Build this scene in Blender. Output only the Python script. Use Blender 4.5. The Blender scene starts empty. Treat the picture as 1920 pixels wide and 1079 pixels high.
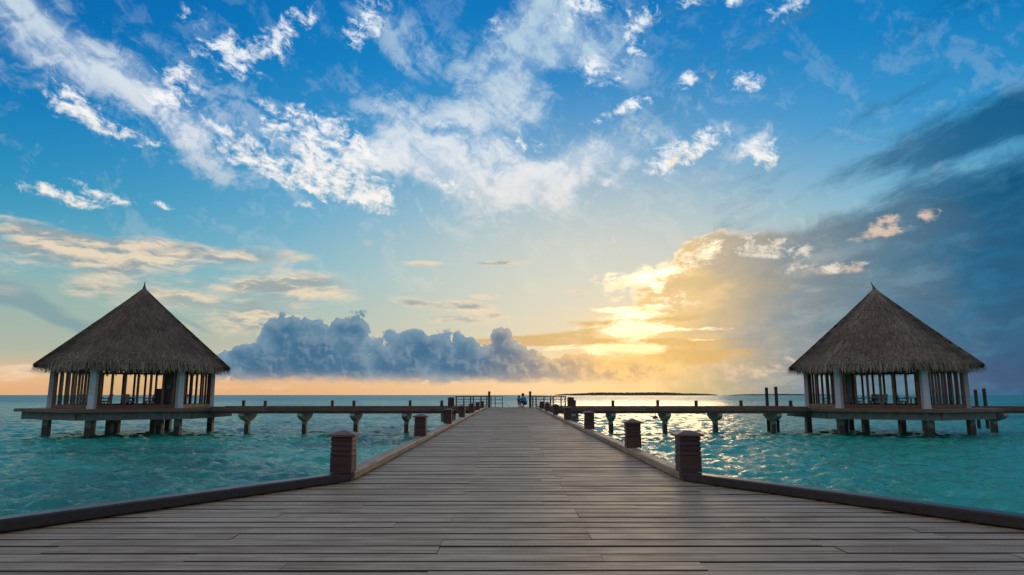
import bpy, bmesh, math, random
import numpy as np
from mathutils import Vector, Matrix
R_ = math.radians
random.seed(7)
SC = bpy.context.scene
COL = SC.collection

# ------------------------------------------------------------------ camera
cam_d = bpy.data.cameras.new('camera'); cam = bpy.data.objects.new('camera', cam_d); COL.objects.link(cam)
cam_d.lens = 24.0; cam_d.sensor_width = 36.0; cam_d.clip_start = 0.05; cam_d.clip_end = 90000
cam.location = (0, 0, 2.82); cam.rotation_euler = (R_(90 + 8.946), 0, R_(-0.18))
SC.camera = cam

# ------------------------------------------------------------------ colour management
SC.view_settings.view_transform = 'Standard'
SC.view_settings.look = 'None'
SC.view_settings.gamma = 1.0
SC.view_settings.exposure = 0.0
SC.cycles.max_bounces = 8
SC.cycles.transparent_max_bounces = 24
SC.cycles.use_denoising = True
SC.cycles.use_adaptive_sampling = True
SC.cycles.adaptive_threshold = 0.02
SC.cycles.sample_clamp_indirect = 6.0
SC.cycles.caustics_reflective = False
SC.cycles.caustics_refractive = False

# ------------------------------------------------------------------ sun behind the thin cloud
SUN_AZ, SUN_EL = 10.2, 4.6
sl = bpy.data.lights.new('sun', 'SUN'); sun = bpy.data.objects.new('sun', sl); COL.objects.link(sun)
sl.energy = 0.27; sl.angle = R_(14.0); sl.color = (1.0, 0.66, 0.34)
sd = Vector((math.sin(R_(SUN_AZ)) * math.cos(R_(SUN_EL)), math.cos(R_(SUN_AZ)) * math.cos(R_(SUN_EL)), math.sin(R_(SUN_EL))))
sun.rotation_euler = sd.to_track_quat('Z', 'Y').to_euler()

# ------------------------------------------------------------------ node expression helper
class NX:
    """a value socket with arithmetic that lays out Math nodes"""
    def __init__(s, g, sock): s.g = g; s.s = sock
    def _op(s, op, *a, clamp=False):
        n = s.g.nodes.new('ShaderNodeMath'); n.operation = op; n.use_clamp = clamp
        for i, v in enumerate((s,) + a):
            if isinstance(v, NX): s.g.links.new(v.s, n.inputs[i])
            else: n.inputs[i].default_value = v
        return NX(s.g, n.outputs[0])
    def __add__(s, o): return s._op('ADD', o)
    __radd__ = __add__
    def __mul__(s, o): return s._op('MULTIPLY', o)
    __rmul__ = __mul__
    def __sub__(s, o): return s._op('SUBTRACT', o)
    def __rsub__(s, o): return (s * -1.0) + o
    def __truediv__(s, o): return s._op('DIVIDE', o)
    def __neg__(s): return s * -1.0
    def madd(s, a, b): return s._op('MULTIPLY_ADD', a, b)
    def max(s, o): return s._op('MAXIMUM', o)
    def min(s, o): return s._op('MINIMUM', o)
    def pow(s, o): return s._op('POWER', o)
    def abs(s): return s._op('ABSOLUTE')
    def exp(s): return s._op('EXPONENT')
    def fract(s): return s._op('FRACT')
    def clamp(s): return s._op('ADD', 0.0, clamp=True)
class GX:
    """node graph front end"""
    def __init__(s, tree): s.t = tree; s.nodes = tree.nodes; s.links = tree.links
    def n(s, kind, **k):
        d = s.nodes.new(kind)
        for a, v in k.items(): setattr(d, a, v)
        return d
    def put(s, inp, v):
        if isinstance(v, NX): s.links.new(v.s, inp)
        elif isinstance(v, bpy.types.NodeSocket): s.links.new(v, inp)
        elif isinstance(v, (tuple, list)) and len(v) == 3 and inp.type == 'RGBA': inp.default_value = (*v, 1)
        else: inp.default_value = v
    def ss(s, x, a, b, lo=0.0, hi=1.0, kind='SMOOTHSTEP'):
        d = s.n('ShaderNodeMapRange', interpolation_type=kind)
        s.put(d.inputs[0], x); s.put(d.inputs[1], a); s.put(d.inputs[2], b); s.put(d.inputs[3], lo); s.put(d.inputs[4], hi)
        return NX(s, d.outputs[0])
    def lin(s, x, a, b, lo=0.0, hi=1.0): return s.ss(x, a, b, lo, hi, 'LINEAR')
    def mix(s, a, b, t, mode='MIX'):
        d = s.n('ShaderNodeMix', data_type='RGBA', blend_type=mode, clamp_factor=True)
        s.put(d.inputs[0], t); s.put(d.inputs[6], a); s.put(d.inputs[7], b)
        return d.outputs[2]
    def ramp(s, x, pts, interp='LINEAR'):
        d = s.n('ShaderNodeValToRGB'); e = d.color_ramp; e.interpolation = interp
        while len(e.elements) < len(pts): e.elements.new(0.5)
        for el, (p, c) in zip(e.elements, pts): el.position = p; el.color = (*c, 1)
        s.put(d.inputs[0], x); return d.outputs[0]
    def vec(s, x, y, z=0.0):
        d = s.n('ShaderNodeCombineXYZ'); s.put(d.inputs[0], x); s.put(d.inputs[1], y); s.put(d.inputs[2], z); return d.outputs[0]
    def xyz(s, v):
        d = s.n('ShaderNodeSeparateXYZ'); s.put(d.inputs[0], v); return [NX(s, o) for o in d.outputs]
    def noise(s, v, scale, detail=6, rough=0.55, dist=0.0, lac=2.0, dim='3D', w=0.0, color=False):
        d = s.n('ShaderNodeTexNoise', noise_dimensions=dim)
        s.put(d.inputs['Vector'], v)
        d.inputs['Scale'].default_value = scale; d.inputs['Detail'].default_value = detail
        d.inputs['Roughness'].default_value = rough; d.inputs['Distortion'].default_value = dist; d.inputs['Lacunarity'].default_value = lac
        if dim == '4D': s.put(d.inputs['W'], w)
        return d.outputs['Color'] if color else NX(s, d.outputs[0])
    def mapping(s, v, loc=(0, 0, 0), rot=(0, 0, 0), scale=(1, 1, 1), kind='POINT'):
        d = s.n('ShaderNodeMapping', vector_type=kind); s.put(d.inputs[0], v)
        d.inputs[1].default_value = loc; d.inputs[2].default_value = rot; d.inputs[3].default_value = scale
        return d.outputs[0]
    def vadd(s, a, b, op='ADD'):
        d = s.n('ShaderNodeVectorMath', operation=op); s.put(d.inputs[0], a); s.put(d.inputs[1], b); return d.outputs[0]
    def vscale(s, a, f):
        d = s.n('ShaderNodeVectorMath', operation='SCALE'); s.put(d.inputs[0], a); s.put(d.inputs['Scale'], f); return d.outputs[0]
    def dot(s, v, c):
        d = s.n('ShaderNodeVectorMath', operation='DOT_PRODUCT'); s.put(d.inputs[0], v); d.inputs[1].default_value = c
        return NX(s, d.outputs['Value'])
    def puffs(s, v, lst, box=None):
        """sum of soft ellipses (azimuth, elevation, half width, half height, tilt, strength), all in degrees;
        v is (azimuth, elevation, 1); those that cannot reach the region box are skipped"""
        tot = None; turned = {}
        for a, e, ra, re, rot, k in lst:
            rot = round(rot / 8.0) * 8
            c, n = math.cos(R_(rot)), math.sin(R_(rot))
            if box:
                bx_ = math.hypot(ra * c, re * n) + 1.6; by_ = math.hypot(ra * n, re * c) + 1.6
                if a + bx_ < box[0] or a - bx_ > box[1] or e + by_ < box[2] or e - by_ > box[3]: continue
            if rot not in turned: turned[rot] = v if rot == 0 else s.vec(s.dot(v, (c, n, 0)), s.dot(v, (-n, c, 0)), 1.0)
            d = s.n('ShaderNodeVectorMath', operation='MULTIPLY_ADD'); s.put(d.inputs[0], turned[rot])
            d.inputs[1].default_value = (1 / ra, 1 / re, 0); d.inputs[2].default_value = (-(a * c + e * n) / ra, (a * n - e * c) / re, 0)
            q = s.n('ShaderNodeVectorMath', operation='LENGTH'); s.links.new(d.outputs[0], q.inputs[0])
            val = NX(s, q.outputs['Value'])._op('MULTIPLY_ADD', -k, k)
            val = val.max(0.0); tot = val if tot is None else val + tot
        return tot

# clouds: azimuth from +Y, elevation, half width, half height, tilt (degrees), strength
VEIL = [
    (-34.03, 24.71, 8.57, 4.12, -15, 0.35), (-23.84, 21.94, 10.21, 4.65, -20, 0.3), (-37.27, 24.52, 5.18, 4.96, 0, 0.62), (-32.49, 22.93, 9.49, 3.19, -24, 0.58),
    (-27.20, 20.23, 6.31, 3.05, -30, 0.55), (-21.91, 16.98, 7.96, 2.84, -15, 0.3), (0.18, 26.69, 4.76, 8.48, -38, 1.15), (5.93, 28.97, 8.04, 3.34, -15, 1.2),
    (-3.12, 23.35, 8.88, 2.93, 5, 0.8), (-9.16, 22.27, 3.21, 7.91, 48, 0.6), (-9.36, 29.14, 8.83, 2.72, -15, 0.6), (-6.33, 19.43, 6.88, 2.15, -20, 0.6),
    (-1.22, 18.76, 15.45, 3.04, 2, 1.3), (1.11, 16.71, 6.46, 2.42, 0, 0.8), (6.70, 20.07, 6.89, 2.14, 18, 0.8), (-9.04, 18.02, 5.42, 1.29, -10, 0.7),
    (13.57, 21.57, 8.85, 3.72, 20, 0.25), (20.80, 19.61, 2.46, 2.83, 20, 0.6), (-6.25, 15.08, 5.90, 1.10, -15, 0.25)]
WHITE = [
    (-23.29, 25.52, 5.22, 1.89, 18, 1), (-18.87, 28.69, 3.23, 1.20, 40, 1), (-25.04, 27.27, 3.54, 1.38, -15, 0.8), (-20.89, 26.86, 2.50, 1.51, 30, 0.8),
    (-33.57, 19.96, 3.92, 1.22, -32, 0.9), (-32.49, 19.18, 3.67, 0.95, -8, 1), (-28.75, 20.92, 2.17, 3.56, 15, 0.8), (-22.85, 19.10, 7.91, 1.44, -22, 0.9),
    (-17.48, 19.31, 8.04, 3.51, -20, 1), (-13.51, 17.76, 5.69, 3.40, -20, 1.05), (-12.12, 16.13, 4.85, 1.29, -10, 0.8), (-16.30, 21.50, 4.76, 2.04, -5, 0.7),
    (-27.44, 23.25, 3.36, 1.87, -20, 0.45), (-34.94, 13.91, 4.65, 0.73, -9, 1), (-31.19, 14.11, 3.37, 0.61, -12, 0.95), (-28.21, 14.12, 1.61, 0.39, -8, 0.7),
    (-28.54, 18.38, 1.80, 0.34, 5, 0.6), (15.70, 19.72, 5.20, 1.75, 24, 1.25), (13.48, 19.14, 3.09, 1.26, 10, 1), (18.37, 21.19, 1.28, 0.89, 30, 0.7),
    (20.97, 19.10, 2.12, 2.11, 30, 0.75), (20.18, 24.58, 1.77, 1.49, -20, 1.1), (23.71, 29.11, 2.04, 1.15, 20, 1.1), (16.23, 30.56, 2.68, 0.60, 0, 0.9),
    (19.32, 30.21, 1.30, 0.51, 0, 0.9), (7.77, 26.40, 3.75, 1.38, -5, 0.95), (11.08, 28.06, 1.20, 3.53, 10, 0.7), (11.85, 29.82, 3.47, 1.08, 20, 1.05),
    (6.69, 31.10, 3.58, 1.15, 0, 1), (9.54, 23.19, 4.36, 0.71, 18, 0.95), (15.51, 25.07, 1.15, 0.79, 30, 0.6), (8.48, 17.54, 1.82, 0.60, 38, 0.7),
    (-1.03, 29.59, 1.45, 1.18, 0, 1.1), (-12.65, 29.83, 2.75, 1.91, 30, 0.85), (-13.95, 28.35, 1.36, 1.54, 0, 0.6), (-17.28, 15.18, 1.52, 0.64, 0, 1),
    (-5.92, 22.30, 1.12, 0.51, 0, 0.7), (-5.37, 17.51, 5.50, 0.96, -12, 0.5), (0.18, 20.62, 3.74, 1.03, 0, 0.5), (4.03, 29.82, 2.88, 1.17, -20, 0.6)]
LOW = [
    (-32.67, 9.98, 10.67, 2.33, -3, 1.1), (-35.30, 11.05, 4.57, 0.95, -5, 0.9), (-22.72, 10.80, 7.73, 1.23, 3, 1), (-27.59, 10.70, 7.15, 1.58, 0, 0.6),
    (-17.38, 8.73, 7.80, 1.71, -3, 1.05), (-23.66, 7.35, 11.28, 2.54, 0, 0.8), (-31.49, 7.61, 2.96, 0.91, 5, 0.8), (-20.45, 5.42, 6.67, 2.00, 5, 0.6),
    (-36.43, 7.00, 1.75, 0.50, 0, 0.7), (-6.62, 10.91, 4.71, 0.44, -4, 1), (-0.96, 11.02, 3.42, 0.41, 3, 1), (-12.00, 12.45, 1.58, 0.39, 0, 0.6),
    (-7.67, 7.51, 3.54, 0.62, -6, 0.9), (-3.20, 7.21, 4.04, 0.76, -8, 1), (-5.43, 6.30, 3.57, 0.67, 0, 0.9), (-2.08, 8.20, 1.80, 0.36, 0, 0.8),
    (0.18, 6.02, 5.82, 0.90, -3, 0.6), (-6.59, 9.31, 1.79, 0.31, 0, 0.6), (5.59, 8.53, 2.25, 0.45, 0, 0.5), (-33.65, 2.97, 6.17, 0.58, 0, 0.3),
    (-34.74, 1.48, 5.98, 0.79, -3, 0.7), (-19.40, 0.66, 11.70, 0.41, -1, 0.5)]
GREY = [
    (-34.49, 5.51, 8.24, 1.17, -6, 1), (-26.11, 5.20, 5.78, 0.88, -5, 0.7), (-26.50, 10.80, 4.01, 0.64, -3, 0.8), (-35.66, 5.07, 4.44, 0.51, 0, 0.6)]
BANK = [
    (-11.65, 1.76, 17.39, 2.07, -1, 1.1), (-17.96, 3.60, 4.44, 3.16, 0, 1), (-18.23, 5.08, 2.43, 1.77, 0, 0.8), (-13.25, 5.20, 4.03, 2.38, 0, 1.1),
    (-15.07, 3.23, 4.97, 2.56, 0, 0.8), (-20.65, 2.09, 4.27, 1.85, 0, 0.8), (-9.33, 3.52, 3.47, 2.40, 0, 0.8), (-5.39, 3.64, 3.75, 2.65, 0, 1),
    (-7.82, 3.97, 2.19, 1.85, 0, 0.7), (-2.49, 2.90, 3.56, 2.21, 0, 0.8), (-0.81, 4.68, 1.70, 2.14, 15, 1), (0.40, 2.90, 3.12, 2.66, -20, 1),
    (1.96, 1.80, 6.63, 2.11, 0, 1), (6.81, 1.57, 8.27, 2.01, 0, 1), (5.50, 2.23, 3.52, 1.76, 0, 0.8), (11.57, 1.55, 6.80, 1.90, 0, 0.9),
    (-21.88, 3.31, 2.30, 0.91, 10, 0.6)]
STORM = [
    (30.21, 3.86, 20.69, 9.89, 8, 1.5), (25.51, 7.27, 15.37, 7.64, 0, 1.1), (18.51, 7.63, 9.71, 6.77, 0, 1), (17.02, 11.12, 3.34, 2.56, 0, 0.9),
    (20.32, 11.13, 3.62, 2.10, 0, 0.8), (23.41, 9.86, 6.14, 2.88, 0, 0.7), (14.67, 5.18, 6.29, 5.59, 0, 0.8), (14.38, 8.66, 4.68, 3.03, 0, 0.7),
    (34.14, 11.55, 12.06, 4.81, 22, 1), (36.74, 6.46, 10.56, 10.65, 0, 1.2), (25.84, 12.11, 7.44, 2.42, 15, 0.4), (25.04, 0.24, 15.16, 4.36, 0, 1.2)]
RIM = [
    (10.07, 9.59, 3.96, 1.06, 5, 1), (13.15, 10.23, 4.74, 1.31, 12, 1), (16.63, 11.79, 2.10, 1.54, 25, 0.9), (20.35, 11.76, 3.23, 1.17, 0, 0.8),
    (22.50, 10.97, 2.34, 1.15, 0, 0.7), (24.92, 9.63, 4.13, 0.65, -2, 0.8), (11.77, 7.87, 5.20, 1.49, -8, 0.8)]
STREAK = [
    (33.38, 17.66, 10.86, 2.75, 17, 1), (37.91, 18.52, 5.91, 2.42, 17, 0.9), (28.87, 13.38, 9.92, 1.56, 16, 0.8), (36.90, 14.44, 7.49, 1.78, 14, 0.7)]
PINK = [
    (29.34, 12.65, 1.62, 0.78, 5, 1.1), (32.28, 12.82, 1.12, 0.68, -5, 1), (28.75, 11.81, 2.83, 0.59, 6, 0.9), (30.50, 11.85, 2.05, 0.38, 6, 0.8),
    (19.04, 2.04, 5.96, 1.25, 0, 0.8), (16.66, 3.08, 3.27, 0.59, 0, 0.6), (22.59, 2.81, 3.04, 0.66, 5, 0.7), (25.66, 9.49, 4.45, 0.65, 0, 0.5)]
SUNBAR = [
    (4.21, 4.98, 8.41, 0.80, 6, 1), (5.98, 4.39, 10.95, 0.57, 1, 1), (2.42, 4.45, 7.12, 0.62, 0, 0.9), (13.79, 4.33, 7.16, 0.52, 0, 0.9),
    (14.60, 3.37, 6.26, 1.29, 0, 0.9), (7.78, 5.92, 4.85, 0.35, 0, 0.7), (12.15, 6.19, 5.16, 0.40, 0, 0.7)]
GLOW = [
    (10.21, 6.59, 8.24, 3.08, 0, 0.9), (10.39, 5.35, 6.50, 1.76, 0, 0.9), (9.70, 3.74, 6.50, 1.75, 0, 1), (9.01, 2.21, 6.49, 1.74, 0, 0.6),
    (10.17, 5.27, 2.61, 2.63, 0, 0.7)]
HOT = [
    (10.73, 9.66, 4.17, 0.88, 4, 1), (13.37, 10.22, 4.10, 0.57, 12, 0.85), (16.84, 11.73, 1.67, 0.77, 30, 0.7), (12.44, 8.50, 1.47, 0.88, -30, 0.7),
    (10.43, 6.58, 3.71, 0.97, 2, 1.3), (7.80, 6.98, 3.98, 0.40, 0, 0.6), (12.83, 7.31, 3.22, 0.44, 4, 0.7), (10.18, 5.44, 5.21, 0.75, 2, 1.7),
    (10.29, 4.91, 2.39, 0.79, 0, 1.5), (14.04, 5.28, 5.07, 0.26, 0, 0.8), (9.48, 3.70, 4.34, 0.79, 0, 1.9), (6.63, 3.90, 7.46, 0.35, 0, 0.8),
    (14.64, 4.45, 3.78, 0.21, 4, 0.6), (7.69, 2.00, 2.18, 0.79, 0, 0.7), (10.31, 2.21, 2.37, 0.79, 0, 0.8), (12.23, 1.98, 1.45, 0.52, 0, 0.5)]
# ------------------------------------------------------------------ world: evening sky with cloud layers
wd = bpy.data.worlds.new('World'); SC.world = wd; wd.use_nodes = True
wd.cycles.sampling_method = 'MANUAL'; wd.cycles.sample_map_resolution = 256
wt = wd.node_tree; wt.nodes.clear(); g = GX(wt)
tc = g.n('ShaderNodeTexCoord'); dirv = tc.outputs['Generated']
dx, dy, dz = g.xyz(dirv)
AZ = dx._op('ARCTAN2', dy) * 57.29578
EL = (dz.min(1.0).max(-1.0))._op('ARCSINE') * 57.29578
P0 = g.vec(AZ, EL, 1.0)
dsun = AZ - SUN_AZ
EN = EL.max(0.0) / 90.0
def deg(d): return d / 90.0
def n2(v, scale, detail=6, rough=0.55, dist=0.0, loc=(0, 0), stretch=(1, 1), rot=0.0):
    c, n = math.cos(R_(rot)), math.sin(R_(rot))
    x = g.dot(v, (c * stretch[0], n * stretch[0], loc[0])); y = g.dot(v, (-n * stretch[1], c * stretch[1], loc[1]))
    return g.noise(g.vec(x, y), scale, detail, rough, dist, dim='2D')
def warped(v, scale, detail, amount, loc):
    w = g.noise(g.vadd(v, (*loc, 0)), scale, detail, 0.55, dim='2D', color=True)
    wx, wy, _ = g.xyz(w)
    return g.vec((wx - 0.5).madd(amount, AZ), (wy - 0.5).madd(amount, EL), 1.0)
def density(mask, nz, lo, hi, amp): return g.ss(mask + (nz - 0.5) * amp, lo, hi)

def air_colour():
    air = g.ramp(EN, AIR)
    side = g.ss(dsun.abs(), 14.0, 55.0)
    air = g.mix(air, g.mix(air, SIDE_TINT, 1.0, 'MULTIPLY'), side * g.ss(EL, 2.0, 16.0))
    air = g.mix(air, (0.34, 0.46, 0.40), g.ss(dsun, -22.0, -42.0) * g.ss(EL, 1.2, 3.5) * g.ss(EL, 11.0, 6.0) * 0.6)
    gl = ((dsun * dsun) / 300.0 + (EL - 4.0) * (EL - 4.0) / 95.0) * -1.0
    air = g.mix(air, (0.98, 0.74, 0.40), gl.exp() * 0.72)
    gl2 = ((dsun + 4.0) * (dsun + 4.0) / 260.0 + (EL - 11.0) * (EL - 11.0) / 80.0) * -1.0
    air = g.mix(air, (0.72, 0.70, 0.62), gl2.exp() * 0.55)
    ns = g.n('ShaderNodeTexSky', sky_type='NISHITA'); ns.sun_disc = False
    ns.sun_elevation = R_(SUN_EL); ns.sun_rotation = R_(SUN_AZ); ns.altitude = 0; ns.air_density = 1.0; ns.dust_density = 1.0; ns.ozone_density = 3.0
    air = g.mix(air, g.ramp(EN, [(0.0, (0.30, 0.33, 0.38)), (deg(12), (0.22, 0.36, 0.50))]), g.ss(dsun.abs(), 50.0, 95.0) * g.ss(EL, 16.0, 4.0))
    return g.mix(air, g.vscale(ns.outputs[0], 0.1), 0.06)
AIR = [(deg(0), (0.80, 0.44, 0.22)), (deg(1.2), (0.84, 0.50, 0.26)), (deg(3.0), (0.62, 0.53, 0.37)), (deg(6.0), (0.41, 0.54, 0.49)),
       (deg(10), (0.27, 0.53, 0.62)), (deg(15), (0.13, 0.44, 0.66)), (deg(20), (0.028, 0.32, 0.64)), (deg(26), (0.0, 0.235, 0.58)),
       (deg(33), (0.0, 0.175, 0.52)), (deg(60), (0.005, 0.10, 0.33)), (deg(90), (0.006, 0.085, 0.28))]
SIDE_TINT = (0.10, 0.62, 0.78)
AIRC = air_colour()
P1 = warped(P0, 0.12, 1, 5.0, (3, 8))
P2 = warped(P0, 0.45, 2, 2.4, (40, 11))
P3 = warped(P0, 0.45, 2, 0.7, (40, 11))
OUTER = dict(P0=P0, P1=P1, P2=P2, P3=P3, air=AIRC)
outer_g = g

def region(box):
    """a node group: colour of the sky over one window of directions, built from the cloud layers that reach it"""
    global g, AZ, EL, dsun, EN
    keep = (g, AZ, EL, dsun, EN)
    ng = bpy.data.node_groups.new('sky_window', 'ShaderNodeTree')
    for nm, ty in (('P0', 'NodeSocketVector'), ('P1', 'NodeSocketVector'), ('P2', 'NodeSocketVector'), ('P3', 'NodeSocketVector'), ('air', 'NodeSocketColor')):
        ng.interface.new_socket(nm, in_out='INPUT', socket_type=ty)
    ng.interface.new_socket('sky', in_out='OUTPUT', socket_type='NodeSocketColor')
    g = GX(ng); gi = g.n('NodeGroupInput'); go = g.n('NodeGroupOutput')
    P0, P1, P2, P3, air = [gi.outputs[k] for k in ('P0', 'P1', 'P2', 'P3', 'air')]
    AZ, EL, _ = g.xyz(P0); dsun = AZ - SUN_AZ; EN = EL.max(0.0) / 90.0
    g.put(go.inputs[0], layers(box, P0, P1, P2, P3, air))
    g, AZ, EL, dsun, EN = keep
    nd = g.n('ShaderNodeGroup'); nd.node_tree = ng
    for k, v in OUTER.items(): g.put(nd.inputs[k], v)
    return nd.outputs[0]
def layers(box, P0, P1, P2, P3, sky):
    cull = lambda v, l: g.puffs(v, l, box)
    m = cull(P1, VEIL)
    if m:                                                     # soft high veil
        nz = n2(P1, 0.22, 8, 0.64, 0.0, stretch=(0.55, 1.5), rot=-32)
        nz2 = n2(P2, 0.5, 7, 0.66, 0.0, loc=(17, 5), stretch=(0.8, 1.2), rot=30)
        fib = g.ss(nz * 0.6 + nz2 * 0.4, 0.36, 0.62)
        vcol = g.ramp(EN, [(deg(6), (0.95, 0.80, 0.60)), (deg(14), (0.90, 0.83, 0.76)), (deg(20), (0.82, 0.85, 0.88)), (deg(28), (0.50, 0.66, 0.78))])
        sky = g.mix(sky, vcol, g.ss(m.min(1.15) + (fib - 0.55) * 0.62, 0.02, 1.2) * g.lin(fib, 0.0, 1.0, 0.5, 0.92))
    wm, pk = cull(P0, WHITE), cull(P0, PINK)
    if wm or pk: nw = n2(P2, 0.34, 7, 0.64, 0.0, stretch=(0.8, 1.3), rot=-14) * 0.55 + n2(P3, 1.15, 6, 0.66, 0.0, loc=(31, 3), stretch=(0.8, 1.35), rot=-20) * 0.45
    if wm:                                                    # crisp ragged white clouds
        white = density(wm.min(1.1) * 0.68, nw, 0.18, 1.0, 4.0) * g.ss(wm, 0.0, 0.22)
        wshade = g.ss(nw, 0.46, 0.62)
        wcol = g.ramp(EN, [(deg(8), (1.0, 0.86, 0.66)), (deg(15), (0.97, 0.92, 0.85)), (deg(22), (0.92, 0.93, 0.94)), (deg(30), (0.82, 0.88, 0.93))])
        sky = g.mix(sky, g.mix(g.mix(wcol, (0.80, 0.86, 0.92), 1.0, 'MULTIPLY'), wcol, wshade), white * 0.97)
    lm, gm, bars = cull(P0, LOW), cull(P1, GREY), cull(P0, SUNBAR)
    if lm or gm or bars or cull(P0, GLOW): nl = n2(P3, 0.34, 8, 0.64, 0.0, stretch=(0.45, 1.9), rot=3)
    if lm:                                                    # low warm bands
        low = density(lm.min(1.15) * 0.82, nl, 0.08, 0.95, 2.3) * g.ss(lm, 0.02, 0.3)
        nl2 = n2(P3, 0.5, 5, 0.6, loc=(3, 7), stretch=(0.4, 1.8))
        lcol = g.mix((0.92, 0.72, 0.50), (0.34, 0.37, 0.37), g.ss(nl2, 0.42, 0.60) * g.ss(lm, 0.25, 0.7))
        sky = g.mix(sky, lcol, low * 0.82)
    if gm: sky = g.mix(sky, (0.20, 0.33, 0.38), density(gm, nl, 0.2, 0.9, 1.0) * 0.7)
    m = cull(P0, STREAK)
    if m:                                                     # dark blue streaks on the right
        st = density(m, n2(P3, 0.30, 8, 0.64, 0.0, stretch=(0.35, 1.4), rot=17), 0.05, 0.95, 2.2)
        sky = g.mix(sky, g.mix((0.10, 0.25, 0.36), (0.003, 0.09, 0.22), g.ss(dsun, 8.0, 27.0)), st * 0.85)
    m = cull(P0, STORM)
    if m:                                                     # the great rain cloud and its lit edge
        nbig = n2(P2, 0.22, 5, 0.55, stretch=(0.6, 1.3))
        nst = n2(P2, 0.25, 8, 0.6, 0.0)
        storm = g.ss((nst - 0.5).madd(1.5, m), 0.20, g.ss(dsun, 16.0, 4.0, 1.15, 0.62)) * g.ss((nst - 0.5).madd(14.0, dsun) + EL * 0.55, -0.5, 6.5)
        sx = (nbig - 0.5).madd(9.0, dsun)
        scol = g.ramp(g.lin(sx, -2.0, 30.0), [(0.0, (0.98, 0.66, 0.28)), (0.20, (0.83, 0.58, 0.27)), (0.325, (0.56, 0.45, 0.30)), (0.45, (0.27, 0.31, 0.33)),
                                              (0.656, (0.105, 0.20, 0.275)), (0.84, (0.010, 0.11, 0.23)), (1.0, (0.002, 0.08, 0.19))])
        scol = g.mix(scol, g.mix(scol, (0.62, 0.82, 0.98), 1.0, 'MULTIPLY'), g.ss(EL, 5.0, 0.5) * 0.6)
        nfine = n2(P3, 0.42, 7, 0.62, 0.0, loc=(5, 19), stretch=(0.5, 1.5), rot=8)
        scol = g.mix(scol, g.mix(scol, (1.5, 1.38, 1.28), 1.0, 'MULTIPLY'), g.ss(nfine, 0.47, 0.68) * g.ss(dsun, 3.0, 17.0, 0.12, 0.7))
        scol = g.mix(scol, g.mix(scol, (0.66, 0.74, 0.82), 1.0, 'MULTIPLY'), g.ss(nbig * 0.6 + nfine * 0.4, 0.52, 0.38) * g.ss(dsun, 3.0, 17.0, 0.25, 0.7))
        sky = g.mix(sky, scol, storm * 0.94)
        edge = g.ss(storm, 0.02, 0.4) * g.ss(storm, 0.95, 0.5) * g.ss(dsun, 13.0, 3.0)
        sky = g.mix(sky, (1.1, 0.86, 0.56), edge * g.ss(nfine, 0.40, 0.6) * g.ss(EL, 5.0, 8.0) * 0.75)
    if pk: sky = g.mix(sky, (0.78, 0.58, 0.44), density(pk * 0.7, nw, 0.15, 0.8, 3.2) * g.ss(pk, 0.02, 0.3) * 0.85)
    rm, glw = cull(P0, RIM), cull(P0, GLOW)
    if rm or glw or cull(P0, HOT): nrim = n2(P3, 0.8, 8, 0.66, 0.0, stretch=(0.8, 1.3))
    if rm:                                                    # sunlit torn rims
        rim = density(rm.min(1.0) * 0.7, nrim, 0.15, 0.85, 3.4) * g.ss(rm, 0.0, 0.3)
        sky = g.mix(sky, g.mix((1.25, 0.95, 0.58), (0.85, 0.76, 0.62), g.ss(dsun, 2.0, 9.0)), rim * 0.9)
    if glw: sky = g.mix(sky, (1.15, 0.84, 0.38), g.ss((nl - 0.5).madd(0.9, glw), 0.15, 2.3))
    if bars:                                                  # thin cloud bars across the sun
        sky = g.mix(sky, (0.70, 0.44, 0.17), density(bars.min(1.0) * 0.8, nl, 0.12, 0.75, 2.0) * g.ss(bars, 0.0, 0.2) * 0.85)
    ht = cull(P0, HOT)
    if ht:                                                    # the veiled sun itself, torn into streaks
        ns2 = n2(P3, 0.75, 6, 0.6, 0.0, loc=(8, 1), stretch=(0.5, 2.2), rot=2)
        hot = density(ht.min(1.5) * 0.85, ns2 * 0.65 + nrim * 0.35, 0.22, 1.15, 3.0) * g.ss(ht, 0.0, 0.25)
        sky = g.mix(sky, (1.8, 1.5, 0.92), hot)
    m = cull(P0, BANK)
    if m:                                                     # cumulus bank along the horizon
        w3 = warped(P0, 1.0, 3, 0.9, (9, 2))
        def billow(off):
            vor = g.n('ShaderNodeTexVoronoi', feature='F1', voronoi_dimensions='2D'); g.put(vor.inputs['Vector'], g.vadd(w3, off))
            vor.inputs['Scale'].default_value = 0.62; vor.inputs['Detail'].default_value = 2.0; vor.inputs['Roughness'].default_value = 0.5
            dd = NX(g, vor.outputs['Distance']); return (0.30 - dd * dd) * 0.52 + (n2(g.vadd(P0, off), 0.7, 7, 0.58) - 0.5) * 0.5
        b0 = billow((0, 0, 0)); b1 = billow((0.22, 0.30, 0))
        bf = m.min(1.5) * 1.2 + b0
        nb = n2(P3, 0.5, 5, 0.6, loc=(2, 9), stretch=(0.5, 1.2))
        bank = g.ss(bf, 0.34, 0.50) * g.ss((nb - 0.5).madd(1.6, EL), 0.75, 1.6)
        deep = g.ss(bf, 0.45, 1.5)
        lit = g.ss(b0 - b1, -0.10, 0.34); dark = g.ss(b0 - b1, 0.08, -0.30)
        bcol = g.mix((0.17, 0.30, 0.41), (0.040, 0.150, 0.275), deep)
        bcol = g.mix(bcol, (0.36, 0.44, 0.48), lit * 0.30)
        bcol = g.mix(bcol, (0.035, 0.135, 0.245), dark * 0.3)
        warm = g.ss((nb - 0.5).madd(7.0, dsun), -14.0, -2.0)
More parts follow.
